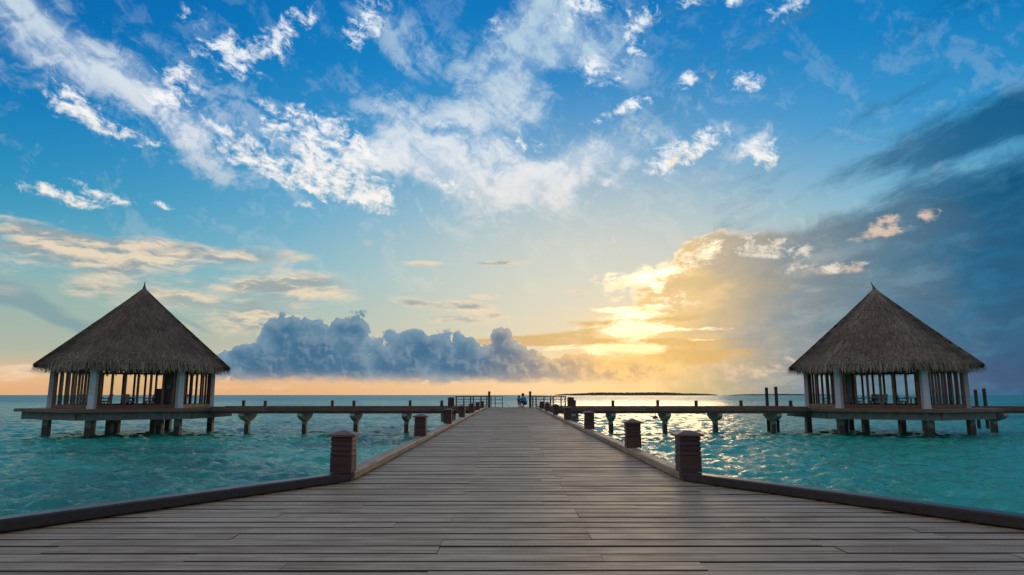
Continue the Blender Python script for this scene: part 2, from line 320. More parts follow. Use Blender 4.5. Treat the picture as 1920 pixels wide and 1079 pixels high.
        bcol = g.mix(bcol, g.mix(g.mix((0.95, 0.62, 0.28), (0.40, 0.33, 0.30), deep), (1.1, 0.78, 0.36), lit * 0.55), warm)
        bcol = g.mix(bcol, (0.98, 0.80, 0.58), g.ss(bf, 0.56, 0.40) * g.ss(nb, 0.42, 0.6) * 0.7)
        bcol = g.mix(bcol, (0.62, 0.46, 0.36), g.ss(EL, 2.2, 0.9) * 0.45)
        sky = g.mix(sky, bcol, bank * 0.96)
    if glw:                                                   # light breaking through under the sun
        ray = ((dsun * dsun) / 9.0 + (EL - 2.2) * (EL - 2.2) / 1.6) * -1.0
        sky = g.mix(sky, (1.35, 0.84, 0.30), ray.exp() * g.ss(nrim, 0.36, 0.60) * 0.95)
        wide = ((dsun * dsun) / 45.0 + (EL - 3.0) * (EL - 3.0) / 9.0) * -1.0
        sky = g.mix(sky, (1.02, 0.60, 0.17), wide.exp() * 0.55)
    return sky
def bgnode(col):
    bg = g.n('ShaderNodeBackground'); bg.inputs[1].default_value = 0.1
    g.put(bg.inputs[0], g.vscale(col, 10.0)); return bg.outputs[0]
def split(fac, a, b):
    m = g.n('ShaderNodeMixShader'); g.put(m.inputs[0], fac); wt.links.new(a, m.inputs[1]); wt.links.new(b, m.inputs[2]); return m.outputs[0]
def above(x, t): return x._op('GREATER_THAN', t)
def cols(e0, e1, cuts):
    lim = [-80.0] + cuts + [80.0]
    out = bgnode(region((lim[0], lim[1], e0, e1)))
    for a, b in zip(lim[1:-1], lim[2:]): out = split(above(AZ, a), out, bgnode(region((a, b, e0, e1))))
    return out
view = split(above(EL, 8.5), cols(-2, 8.5, [-26.0, -14.0, -5.0, 3.0, 16.0]),
             split(above(EL, 17.5), cols(8.5, 17.5, [-20.0, -9.0, 3.0, 17.0]), cols(17.5, 50, [-26.0, -13.0, -2.0, 10.0])))
# rest of the dome: same air, unseen warm veil added to warm ambient light
oth = g.noise(g.mapping(dirv, scale=(1, 1, 2.4)), 2.1, 7, 0.6, 0.6)
rest = bgnode(g.mix(AIRC, g.ramp(EN, [(0.0, (0.62, 0.52, 0.46)), (0.25, (0.86, 0.78, 0.70)), (0.6, (0.88, 0.82, 0.76))]), g.ss(oth, 0.40, 0.66) * 0.9))
sky_sh = split(above(AZ.abs(), 72.0).max(above(EL, 48.0)), view, rest)
soft = split(g.ss(AZ.abs(), 46.0, 71.0).max(g.ss(EL, 34.0, 47.0)), sky_sh, rest)
bl = g.n('ShaderNodeBackground'); bl.inputs[0].default_value = (0.10, 0.20, 0.24, 1); bl.inputs[1].default_value = 0.1 * 10
wo = g.n('ShaderNodeOutputWorld'); wt.links.new(split(above(EL, -0.5), bl.outputs[0], soft), wo.inputs[0])

# ------------------------------------------------------------------ helpers for meshes and things
DECK = 1.90                    # deck level above the water
class MB:
    """collects faces and links them as one mesh object"""
    def __init__(s): s.v = []; s.f = []; s.m = []
    def add(s, vs, fs, mi=0):
        o = len(s.v); s.v += [tuple(p) for p in vs]
        s.f += [tuple(i + o for i in q) for q in fs]; s.m += [mi] * len(fs); return s
    def box(s, x0, x1, y0, y1, z0, z1, mi=0):
        return s.add([(x0, y0, z0), (x1, y0, z0), (x1, y1, z0), (x0, y1, z0), (x0, y0, z1), (x1, y0, z1), (x1, y1, z1), (x0, y1, z1)],
                     [(0, 3, 2, 1), (4, 5, 6, 7), (0, 1, 5, 4), (1, 2, 6, 5), (2, 3, 7, 6), (3, 0, 4, 7)], mi)
    def loft(s, rings, cap=True, mi=0):
        n = len(rings[0]); vs = [p for r in rings for p in r]; fs = []
        for k in range(len(rings) - 1):
            for i in range(n):
                j = (i + 1) % n; fs.append((k * n + i, k * n + j, (k + 1) * n + j, (k + 1) * n + i))
        if cap: fs.append(tuple(reversed(range(n)))); fs.append(tuple(range((len(rings) - 1) * n, len(rings) * n)))
        return s.add(vs, fs, mi)
    def bar(s, p, q, w, h, mi=0, ch=0.0):
        """a beam of width w and height h between two points, optional chamfer"""
        p, q = Vector(p), Vector(q); d = (q - p).normalized()
        up = Vector((0, 0, 1)) if abs(d.z) < 0.95 else Vector((0, 1, 0))
        a = d.cross(up).normalized(); b = a.cross(d).normalized(); w /= 2; h /= 2
        prof = [(-w, -h), (w, -h), (w, h), (-w, h)] if not ch else [(-w + ch, -h), (w - ch, -h), (w, -h + ch), (w, h - ch), (w - ch, h), (-w + ch, h), (-w, h - ch), (-w, -h + ch)]
        return s.loft([[c + a * x + b * y for x, y in prof] for c in (p, q)], mi=mi)
    def tube(s, pts, rads, n=10, mi=0):
        rings = []
        for i, (p, r) in enumerate(zip(pts, rads)):
            p = Vector(p); d = Vector(pts[min(i + 1, len(pts) - 1)]) - Vector(pts[max(i - 1, 0)]); d.normalize()
            up = Vector((0, 0, 1)) if abs(d.z) < 0.95 else Vector((0, 1, 0))
            a = d.cross(up).normalized(); b = a.cross(d).normalized()
            rings.append([p + a * (math.cos(2 * math.pi * k / n) * r) + b * (math.sin(2 * math.pi * k / n) * r) for k in range(n)])
        return s.loft(rings, mi=mi)
    def mesh(s, name, mats, smooth=False):
        me = bpy.data.meshes.new(name); me.from_pydata(s.v, [], s.f)
        for m in (mats if isinstance(mats, (list, tuple)) else [mats]): me.materials.append(m)
        if any(s.m): me.polygons.foreach_set('material_index', s.m)
        bm = bmesh.new(); bm.from_mesh(me); bmesh.ops.recalc_face_normals(bm, faces=bm.faces); bm.to_mesh(me); bm.free()
        if smooth: me.shade_smooth()
        return me
    def build(s, name, mats, parent=None, loc=(0, 0, 0), smooth=False):
        return link(name, s.mesh(name, mats, smooth), parent, loc)
def link(name, me, parent=None, loc=(0, 0, 0), rz=0.0):
    o = bpy.data.objects.new(name, me); COL.objects.link(o); o.location = loc
    if rz: o.rotation_euler = (0, 0, rz)
    if parent: o.parent = parent
    return o
def tag(o, label=None, cat=None, group=None, kind=None):
    for k, v in (('label', label), ('category', cat), ('group', group), ('kind', kind)):
        if v: o[k] = v
    return o
def empty(name, loc, label=None, cat=None, group=None, kind=None, rz=0.0):
    o = link(name, None, None, loc, rz); o.empty_display_size = 0.2
    return tag(o, label, cat, group, kind)
KIDS = {}
def copy_tree(o, parent=None):
    c = o.copy(); COL.objects.link(c); c.parent = parent
    for ch in list(o.children): copy_tree(ch, c)
    return c

# ------------------------------------------------------------------ materials
def material(name):
    m = bpy.data.materials.new(name); m.use_nodes = True; t = m.node_tree; t.nodes.clear(); gg = GX(t)
    o = gg.n('ShaderNodeOutputMaterial'); return m, gg, o
def finish(gg, o, col, rough, bump=None, bstr=0.3, bdist=0.01, spec=0.5, metallic=0.0):
    b = gg.n('ShaderNodeBsdfPrincipled'); gg.put(b.inputs['Base Color'], col); gg.put(b.inputs['Roughness'], rough)
    b.inputs['Metallic'].default_value = metallic; gg.put(b.inputs['Specular IOR Level'], spec)
    if bump is not None:
        bn = gg.n('ShaderNodeBump'); bn.inputs['Strength'].default_value = bstr; bn.inputs['Distance'].default_value = bdist
        gg.put(bn.inputs['Height'], bump); gg.links.new(bn.outputs[0], b.inputs['Normal'])
    gg.links.new(b.outputs[0], o.inputs[0]); return b
def piece_random(gg):
    oi = gg.n('ShaderNodeObjectInfo'); ge = gg.n('ShaderNodeNewGeometry')
    return (NX(gg, oi.outputs['Random']) + NX(gg, ge.outputs['Random Per Island'])).fract(), ge.outputs['Position']
def wood(name, tones, grain, rough=(0.45, 0.7), axis=0, bstr=0.25, wear=0.5, spec=0.5):
    """weathered timber: tone per piece, long grain along one axis, blotchy wear"""
    m, gg, o = material(name); rnd, pos = piece_random(gg)
    sc = [22.0, 22.0, 22.0]; sc[axis] = 0.9
    p = gg.vadd(gg.mapping(pos, scale=tuple(sc)), gg.vec(rnd * 37.0, rnd * 91.0, rnd * 13.0))
    gr = gg.noise(p, 1.6, 6, 0.65, 0.6)
    bl = gg.noise(gg.vadd(pos, gg.vec(rnd * 5.0, 0.0, 0.0)), 1.7, 5, 0.6)
    col = gg.ramp(rnd, [(i / max(1, len(tones) - 1), c) for i, c in enumerate(tones)])
    col = gg.mix(col, gg.mix(col, grain, 1.0, 'MULTIPLY'), gg.ss(gr, 0.44, 0.66))
    col = gg.mix(col, gg.mix(col, (0.62, 0.60, 0.58), 1.0, 'MULTIPLY'), gg.ss(bl, 0.42, 0.68) * wear)
    ro = gg.lin(gr * 0.5 + bl * 0.5, 0.3, 0.7, rough[0], rough[1])
    finish(gg, o, col, ro, gr, bstr, 0.004, spec); return m
M = {}
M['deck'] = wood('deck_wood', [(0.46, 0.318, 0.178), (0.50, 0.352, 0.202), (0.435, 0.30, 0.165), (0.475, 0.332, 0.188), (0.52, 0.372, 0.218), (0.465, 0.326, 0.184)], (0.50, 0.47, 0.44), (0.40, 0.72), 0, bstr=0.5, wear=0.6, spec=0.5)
M['plank_edge'] = wood('plank_edge_shade', [(0.07, 0.052, 0.04), (0.09, 0.066, 0.05)], (0.6, 0.55, 0.5), (0.6, 0.85), 0, spec=0.25)  # near-black edge colour paints in the shade of the gaps between planks
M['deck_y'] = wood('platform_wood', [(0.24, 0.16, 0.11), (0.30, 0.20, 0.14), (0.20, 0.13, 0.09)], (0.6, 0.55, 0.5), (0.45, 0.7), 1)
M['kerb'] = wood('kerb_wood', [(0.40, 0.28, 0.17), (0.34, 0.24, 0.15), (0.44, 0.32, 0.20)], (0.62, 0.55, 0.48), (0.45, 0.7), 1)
M['kerb_shade'] = wood('kerb_shade_wood', [(0.036, 0.028, 0.027), (0.045, 0.034, 0.032)], (0.6, 0.55, 0.5), (0.25, 0.42), 1)  # flared kerb: shade of its near side put into the wood colour
M['bollard'] = wood('bollard_wood', [(0.075, 0.026, 0.016), (0.088, 0.032, 0.02), (0.062, 0.022, 0.014)], (0.6, 0.55, 0.5), (0.42, 0.6), 0)
M['cap'] = wood('bollard_cap_wood', [(0.15, 0.068, 0.048), (0.18, 0.085, 0.06)], (0.65, 0.6, 0.55), (0.38, 0.55), 0)
M['fascia'] = wood('fascia_wood', [(0.15, 0.075, 0.045), (0.19, 0.10, 0.06), (0.12, 0.06, 0.04)], (0.6, 0.55, 0.5), (0.45, 0.7), 0)
M['frame'] = wood('frame_wood', [(0.15, 0.06, 0.032), (0.18, 0.075, 0.04), (0.12, 0.048, 0.028)], (0.65, 0.6, 0.55), (0.4, 0.6), 2)
M['dark'] = wood('dark_wood', [(0.045, 0.03, 0.025), (0.06, 0.04, 0.03)], (0.6, 0.55, 0.5), (0.45, 0.7), 2)
M['tan'] = wood('sill_wood', [(0.30, 0.155, 0.075), (0.36, 0.19, 0.09)], (0.65, 0.6, 0.55), (0.45, 0.65), 0)

def concrete(name, base, wet):
    m, gg, o = material(name); ge = gg.n('ShaderNodeNewGeometry'); pos = ge.outputs['Position']
    n1 = gg.noise(pos, 2.2, 7, 0.62); n2_ = gg.noise(gg.mapping(pos, scale=(9, 9, 0.8)), 1.0, 4, 0.6)
    z = gg.xyz(pos)[2]
    col = gg.mix(base, tuple(c * 0.55 for c in base), gg.ss(n1 * 0.6 + n2_ * 0.4, 0.42, 0.66))
    tide = gg.ss((n2_ - 0.5).madd(0.5, z), 0.82, 0.58)             # weed and slime up to the tide mark
    col = gg.mix(col, wet, tide)
    finish(gg, o, col, gg.lin(tide, 0.0, 1.0, 0.8, 0.35), n1, 0.4, 0.02); return m
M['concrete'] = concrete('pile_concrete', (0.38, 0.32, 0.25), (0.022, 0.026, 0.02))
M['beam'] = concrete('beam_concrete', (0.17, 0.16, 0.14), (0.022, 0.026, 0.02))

def plain(name, col, rough=0.6, var=0.25, scale=3.0, bstr=0.1, spec=0.5):
    m, gg, o = material(name); rnd, pos = piece_random(gg)
    nz = gg.noise(pos, scale, 6, 0.6)
    c = gg.mix(col, tuple(x * (1 - var) for x in col), gg.ss(nz, 0.4, 0.65))
    c = gg.mix(c, tuple(x * (1 - var * 0.6) for x in col), rnd * 0.5)
    finish(gg, o, c, rough, nz, bstr, 0.005, spec); return m
M['white'] = plain('white_paint', (0.56, 0.58, 0.56), 0.55, 0.2, 1.3)
M['cushion'] = plain('grey_cushion_fabric', (0.36, 0.35, 0.40), 0.9, 0.2, 6)
M['cabinet'] = plain('black_cabinet', (0.03, 0.026, 0.025), 0.45, 0.3, 4)
M['linen'] = plain('table_linen', (0.55, 0.54, 0.52), 0.8, 0.12, 5)
M['post'] = plain('mooring_post_paint', (0.035, 0.028, 0.03), 0.6, 0.3, 4)
M['red'] = plain('post_top_red', (0.24, 0.05, 0.03), 0.55, 0.3, 4)
M['skin'] = plain('skin', (0.42, 0.25, 0.17), 0.6, 0.1, 9)
M['shirt'] = plain('blue_shirt', (0.045, 0.22, 0.44), 0.85, 0.2, 9)
M['shorts'] = plain('dark_shorts', (0.018, 0.022, 0.035), 0.85, 0.2, 9)
M['hair'] = plain('dark_hair', (0.015, 0.011, 0.009), 0.6, 0.2, 20)
M['buoy'] = plain('buoy_plastic', (0.05, 0.045, 0.04), 0.5, 0.2, 3)
M['isle'] = plain('island_canopy', (0.13, 0.12, 0.055), 0.95, 0.5, 0.02, 0.0, 0.1)

def thatch(name, cols, zs=1.0):
    m, gg, o = material(name); rnd, pos = piece_random(gg)
    fine = gg.noise(gg.mapping(pos, scale=(9, 9, 2.2)), 1.6, 6, 0.68)
    big = gg.noise(pos, 0.55, 4, 0.55)
    c = gg.ramp(rnd * 0.5 + fine * 0.5, [(0.25, cols[0]), (0.5, cols[1]), (0.75, cols[2])])
    c = gg.mix(c, gg.mix(c, (0.72, 0.70, 0.68), 1.0, 'MULTIPLY'), gg.ss(big, 0.4, 0.65))
    finish(gg, o, c, 0.92, fine, 0.7, 0.05, 0.15); return m
M['thatch'] = thatch('roof_thatch', [(0.12, 0.084, 0.06), (0.20, 0.143, 0.103), (0.28, 0.205, 0.147)])
M['fringe'] = thatch('thatch_fringe', [(0.22, 0.155, 0.105), (0.36, 0.265, 0.185), (0.50, 0.38, 0.27)])

def glass_mat():
    m, gg, o = material('window_glass')
    tr = gg.n('ShaderNodeBsdfTransparent'); tr.inputs[0].default_value = (0.93, 0.97, 0.96, 1)
    gl = gg.n('ShaderNodeBsdfGlossy'); gl.inputs['Roughness'].default_value = 0.02
    fr = gg.n('ShaderNodeFresnel'); fr.inputs[0].default_value = 1.07
    mx = gg.n('ShaderNodeMixShader'); gg.links.new(fr.outputs[0], mx.inputs[0]); gg.links.new(tr.outputs[0], mx.inputs[1]); gg.links.new(gl.outputs[0], mx.inputs[2])
    gg.links.new(mx.outputs[0], o.inputs[0]); return m
M['glass'] = glass_mat()

def water_mat():
    m, gg, o = material('lagoon_water'); ge = gg.n('ShaderNodeNewGeometry'); pos = ge.outputs['Position']
    x, y, z = gg.xyz(pos); p2 = gg.vec(x, y)
    # body colour: sand flats, weed patches and the deep channel far out
    patch = gg.noise(gg.mapping(p2, scale=(0.7, 1.0, 1)), 0.05, 5, 0.6, 0.5, dim='2D')
    fine = gg.noise(p2, 0.6, 4, 0.6, dim='2D')
    dist = (x * x + y * y)._op('SQRT')
    col = gg.mix(WATER[0], WATER[1], gg.ss(patch, 0.42, 0.66))
    col = gg.mix(col, WATER[2], gg.ss(fine, 0.5, 0.75) * 0.35)
    col = gg.mix(col, WATER[3], gg.ss(dist, 60.0, 600.0) * 0.8)
    # ripples
    h1 = gg.noise(gg.mapping(p2, rot=(0, 0, R_(18)), scale=(1.0, 1.7, 1)), 0.9, 4, 0.6, 0.4, dim='2D')
    h2 = gg.noise(gg.mapping(p2, rot=(0, 0, R_(-25)), scale=(1.0, 1.5, 1)), 3.2, 4, 0.62, 0.3, dim='2D')
    h0 = gg.noise(gg.mapping(p2, rot=(0, 0, R_(10)), scale=(1.0, 1.8, 1)), 0.22, 3, 0.55, dim='2D')
    h1 = h0 * 2.0 + h1
    b1 = gg.n('ShaderNodeBump'); b1.inputs['Strength'].default_value = 1.0; b1.inputs['Distance'].default_value = WATER[4]; gg.put(b1.inputs['Height'], h1)
    b2 = gg.n('ShaderNodeBump'); b2.inputs['Strength'].default_value = 1.0; b2.inputs['Distance'].default_value = WATER[5]; gg.put(b2.inputs['Height'], h2); gg.links.new(b1.outputs[0], b2.inputs['Normal'])
    h3 = gg.noise(gg.mapping(p2, rot=(0, 0, R_(8)), scale=(1.0, 1.6, 1)), 8.0, 3, 0.6, dim='2D')
    b3 = gg.n('ShaderNodeBump'); b3.inputs['Strength'].default_value = 1.0; b3.inputs['Distance'].default_value = 0.012; gg.put(b3.inputs['Height'], h3); gg.links.new(b2.outputs[0], b3.inputs['Normal'])
    b = gg.n('ShaderNodeBsdfPrincipled'); gg.put(b.inputs['Base Color'], col); gg.put(b.inputs['Roughness'], gg.ss(dist, 40.0, 500.0, 0.11, 0.34))
    b.inputs['IOR'].default_value = 1.333; b.inputs['Specular IOR Level'].default_value = 0.5; gg.links.new(b3.outputs[0], b.inputs['Normal'])
    gg.links.new(b.outputs[0], o.inputs[0]); return m
WATER = [(0.03, 0.42, 0.30), (0.008, 0.18, 0.145), (0.09, 0.55, 0.41), (0.03, 0.31, 0.29), 0.20, 0.085]
M['water'] = water_mat()

# ------------------------------------------------------------------ the lagoon: one sheet to the horizon
def make_water():
    rng = np.random.default_rng(3)
    az = np.concatenate([np.radians(np.linspace(-52, 52, 521)), np.radians(np.linspace(52, 308, 65))[1:]])[:-1]
    r = np.concatenate([[1.5, 4.0, 8.0], np.geomspace(11, 420, 470), np.geomspace(420, 60000, 40)[1:]])
    A, Rr = np.meshgrid(az, r); X = Rr * np.sin(A); Y = Rr * np.cos(A); Z = np.zeros_like(X)
    for k in range(46):
        lam = 0.40 * (4.5 / 0.40) ** rng.random(); th = rng.normal(math.radians(205), 0.65); ph = rng.random() * 6.28
        amp = 0.0080 * lam ** 0.45 * (1.35 if 0.55 < lam < 2.6 else 0.85)
        fade = np.clip(1.6 - (Rr * 0.0075) / lam * 1.3, 0, 1) * np.clip((420 - Rr) / 200, 0, 1)
        q = 2 * np.pi / lam * (X * np.sin(th) + Y * np.cos(th)) + ph
        Z += amp * fade * (np.sin(q) + 0.28 * np.sin(2 * q + 1.57))
    nr, na = X.shape
    vs = np.stack([X, Y, Z], -1).reshape(-1, 3); vs = np.vstack([vs, [[0, 0, 0]]])
    i = np.arange(nr - 1)[:, None] * na + np.arange(na)[None, :]; j = np.arange(nr - 1)[:, None] * na + (np.arange(na)[None, :] + 1) % na
    quads = np.stack([i, j, j + na, i + na], -1).reshape(-1, 4)
    tris = np.stack([np.full(na, nr * na), (np.arange(na) + 1) % na, np.arange(na)], -1)
    me = bpy.data.meshes.new('lagoon')
    me.vertices.add(len(vs)); me.vertices.foreach_set('co', vs.astype(np.float32).ravel())
    nl = quads.size + tris.size; me.loops.add(nl)
    me.loops.foreach_set('vertex_index', np.concatenate([quads[:, ::-1].ravel(), tris[:, ::-1].ravel()]).astype(np.int32))
    npoly = len(quads) + len(tris); me.polygons.add(npoly)
    me.polygons.foreach_set('loop_start', np.concatenate([np.arange(len(quads)) * 4, quads.size + np.arange(len(tris)) * 3]).astype(np.int32))
    me.update(calc_edges=True); me.validate(); me.materials.append(M['water']); me.shade_smooth()
    # make sure the sheet faces up
    if me.polygons[0].normal.z < 0: me.flip_normals()
    return tag(link('lagoon_water', me), 'turquoise rippled lagoon reaching to the horizon', kind='structure')
make_water()

def make_island(name, a0, a1, dist, hmax, label, seed):
    rng = random.Random(seed); m = MB(); n = 150; rows = 7; rings = []
    for i in range(n + 1):
        t = i / n; a = R_(a0 + (a1 - a0) * t)
        env = min(1.0, math.sin(math.pi * t) ** 0.45) if 0 < t < 1 else 0.0
        row = []
        for k in range(rows):
            s = k / (rows - 1); d = dist + (s - 0.3) * 260
            h = env * hmax * math.sin(math.pi * min(1, max(0, s))) ** 0.5 * (0.86 + 0.06 * math.sin(t * 17 + seed) + rng.uniform(-0.12, 0.12)) if 0 < s < 1 else -1.0
            row.append((math.sin(a) * d, math.cos(a) * d, max(h, -1.0)))
        rings.append(row)
    vs = [p for r in rings for p in r]
    fs = [(i * rows + k, (i + 1) * rows + k, (i + 1) * rows + k + 1, i * rows + k + 1) for i in range(n) for k in range(rows - 1)]
    m.add(vs, fs); return tag(m.build(name, M['isle']), label, kind='structure')
make_island('island', 3.6, 16.8, 4200, 21.0, 'long low wooded island on the horizon under the sun', 3)
make_island('island', 17.6, 25.5, 5600, 12.0, 'faint low strip of island on the horizon beside the right pavilion', 5)

# ------------------------------------------------------------------ the jetty
JL, JR = -1.69, 1.85           # inner faces of the kerbs
YB, YE = 7.62, 53.0            # bend of the kerb, far end
FL = 0.612                     # how fast the near deck widens towards the shore
PITCH, GAP = 0.20, 0.021
jetty = empty('jetty', (0, 0, DECK), 'wide weathered timber jetty running straight out over the lagoon', kind='structure')
def edge_l(y): return JL if y >= YB else JL - (YB - y) * FL
def edge_r(y): return JR if y >= YB else JR + (YB - y) * FL
PLANK_SLOTS = [1, 1, 1, 0, 1, 1, 1, 1]         # top face, then shade-coloured edges, underside and ends
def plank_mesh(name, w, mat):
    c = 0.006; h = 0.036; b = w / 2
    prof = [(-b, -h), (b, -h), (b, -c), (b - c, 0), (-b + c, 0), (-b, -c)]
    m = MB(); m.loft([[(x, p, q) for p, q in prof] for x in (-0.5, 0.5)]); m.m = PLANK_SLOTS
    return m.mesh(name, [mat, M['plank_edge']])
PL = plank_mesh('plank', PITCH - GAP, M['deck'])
def rows(y0, y1):
    n = int(round((y1 - y0) / PITCH)); return [y0 + (i + 0.5) * PITCH for i in range(n)]
def row_pieces(i, y):
    xl, xr = edge_l(y) - 0.12, edge_r(y) + 0.12
    rr = random.Random(i * 7 + 1)
    base = -0.43 if (i // 2) % 2 == 0 else 0.53
    if rr.random() < 0.12: base += rr.uniform(-0.8, 0.8)
    cuts = [base]
    while cuts[0] - 2.35 > xl + 0.35: cuts.insert(0, cuts[0] - 2.35 - rr.uniform(-0.1, 0.1))
    while cuts[-1] + 2.35 < xr - 0.35: cuts.append(cuts[-1] + 2.35 + rr.uniform(-0.1, 0.1))
    xs = [xl] + cuts + [xr]
    return [(a + 0.001, b - 0.001) for a, b in zip(xs[:-1], xs[1:])]
count = 0; far = MB(); 
for i, y in enumerate(rows(-3.0, YE)):
    rr = random.Random(i)
    for a, b in row_pieces(i, y):
        dz = rr.uniform(-0.003, 0.003)
        if y > 3.35 and count < 300:
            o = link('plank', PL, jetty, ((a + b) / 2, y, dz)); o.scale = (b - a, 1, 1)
            o.rotation_euler = (rr.uniform(-0.006, 0.006), rr.uniform(-0.0008, 0.0008), 0); count += 1
        else:
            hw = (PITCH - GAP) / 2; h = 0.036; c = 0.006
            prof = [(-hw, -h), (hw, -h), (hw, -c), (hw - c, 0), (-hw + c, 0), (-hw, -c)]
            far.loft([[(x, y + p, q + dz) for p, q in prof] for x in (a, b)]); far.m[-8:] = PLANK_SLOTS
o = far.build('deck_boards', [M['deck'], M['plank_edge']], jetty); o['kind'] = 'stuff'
# bearers under the planks keep the gaps dark
for x in (-1.55, -0.45, 0.55, 1.70):
    MB().box(x - 0.06, x + 0.06, -3.0, YE, -0.30, -0.045).build('bearer', M['fascia'], jetty)
for s in (-1, 1):
    for k in range(3):
        a = (edge_l if s < 0 else edge_r); x0 = a(YB) + s * 0.3 * k; xx = a(-2.9) + s * 0.02
        MB().bar((a(YB) - s * (0.1 + 0.9 * k), YB, -0.19), (xx - s * (0.1 + 0.9 * k), -2.9, -0.19), 0.1, 0.28).build('bearer', M['fascia'], jetty)
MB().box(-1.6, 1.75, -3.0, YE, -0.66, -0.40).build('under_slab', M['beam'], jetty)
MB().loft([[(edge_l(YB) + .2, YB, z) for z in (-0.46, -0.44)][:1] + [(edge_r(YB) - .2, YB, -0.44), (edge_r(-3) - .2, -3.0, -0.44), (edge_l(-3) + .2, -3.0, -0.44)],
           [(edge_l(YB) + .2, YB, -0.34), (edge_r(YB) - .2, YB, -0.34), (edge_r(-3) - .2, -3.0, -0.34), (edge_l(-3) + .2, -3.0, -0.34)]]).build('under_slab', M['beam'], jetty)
for k in range(11):
    y = 1.5 + k * 4.6
    for x in (-1.2, 1.35):
        MB().box(x - 0.2, x + 0.2, y - 0.2, y + 0.2, -DECK - 1.2, -0.60).build('pile', M['concrete'], jetty)
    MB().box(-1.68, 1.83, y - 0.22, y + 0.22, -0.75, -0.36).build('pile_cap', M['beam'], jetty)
# kerbs: bolted beams in lengths, bending outwards at the first bollards
KW, KH = 0.16, 0.09
def kerb(p, q, mat):
    d = (Vector(q) - Vector(p)).normalized() * 0.004
    m = MB(); m.bar(Vector((*p, KH / 2 + 0.004)) + Vector((*d, 0)) if len(p) == 3 else (p[0] + d[0], p[1] + d[1], KH / 2 + 0.004), (q[0] - d[0], q[1] - d[1], KH / 2 + 0.004), KW, KH, ch=0.012)
    return m.build('kerb_beam', mat, jetty)
for s, x in ((-1, JL - KW / 2), (1, JR + KW / 2)):
    ys = [YB + 0.06]
    while ys[-1] + 3.9 < YE - 3.2: ys.append(ys[-1] + 3.9)
    ys.append(50.2)
    for a, b in zip(ys[:-1], ys[1:]): kerb(Vector((x, a)), Vector((x, b)), M['kerb'])
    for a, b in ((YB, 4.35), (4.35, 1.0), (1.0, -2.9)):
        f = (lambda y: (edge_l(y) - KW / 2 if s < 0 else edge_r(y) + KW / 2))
        kerb(Vector((f(a), a)), Vector((f(b), b)), M['kerb_shade'])
    # edge board hanging below the kerb
    MB().box(min(x - 0.02 * 1, x + 0.02), max(x - 0.02, x + 0.02), YB, 50.2, -0.36, -0.04).build('edge_board', M['fascia'], jetty, loc=(s * 0.05, 0, 0))

# ------------------------------------------------------------------ louvred bollards
def bollard_parts(w, h, base=0.17, slats=4, capw=0.045):
    b = w / 2; tp = h - 0.03
    parts = {}
    core = MB().box(-b + 0.009, b - 0.009, -b + 0.009, b - 0.009, 0, tp); parts['core'] = core.mesh('core', M['dark'])
    parts['base_panel'] = MB().loft([[(-b, -b, 0), (b, -b, 0), (b, b, 0), (-b, b, 0)], [(-b, -b, base), (b, -b, base), (b, b, base), (-b, b, base)]]).mesh('base_panel', M['bollard'])
    step = (tp - base) / slats
    ring = MB(); o_, i_ = b + 0.001, b - 0.006; hh = step * 0.66
    sq = lambda r, z: [(-r, -r, z), (r, -r, z), (r, r, z), (-r, r, z)]
    ring.loft([sq(i_, 0.0), sq(o_, 0.004), sq(o_ - 0.002, hh), sq(i_ - 0.001, hh + 0.004)])
    parts['louvre'] = ring.mesh('louvre', M['bollard'])
    cp = MB(); c = b + capw; e = 0.02
    cp.loft([[(-c, -c, tp), (c, -c, tp), (c, c, tp), (-c, c, tp)], [(-c, -c, tp + e), (c, -c, tp + e), (c, c, tp + e), (-c, c, tp + e)],
             [(-0.03, -0.03, tp + 0.06), (0.03, -0.03, tp + 0.06), (0.03, 0.03, tp + 0.06), (-0.03, 0.03, tp + 0.06)]])
    parts['cap'] = cp.mesh('cap', M['cap'])
    return parts, base, step, slats
def place_bollard(kit, name, loc, label, cat, group, rz=0.0):
    parts, base, step, slats = kit
    e = empty(name, loc, label, cat, group, rz=rz)
    link('core', parts['core'], e); link('base_panel', parts['base_panel'], e)
    for k in range(slats): link('louvre', parts['louvre'], e, (0, 0, base + 0.008 + step * k))
    link('cap', parts['cap'], e); return e
ORD = ['first', 'second', 'third', 'fourth', 'fifth', 'sixth', 'seventh', 'eighth']
KIT = bollard_parts(0.232, 0.41, capw=0.036)
for side, x, ys in (('left', -1.815, [7.66, 14.2, 20.35, 26.3, 33.0, 39.2, 45.6]), ('right', 1.965, [7.72, 11.15, 17.2, 23.5, 29.6, 36.2, 43.0])):
    for k, y in enumerate(ys):
        lab = ('largest dark red louvred bollard on the %s kerb where the deck widens' % side) if k == 0 else ('%s louvred wooden bollard from the camera along the jetty\'s %s kerb' % (ORD[k], side))
        place_bollard(KIT, 'bollard', (x, y, DECK + KH + 0.005), lab, 'bollard', 'louvred bollards along the jetty', rz=random.uniform(-0.02, 0.02))

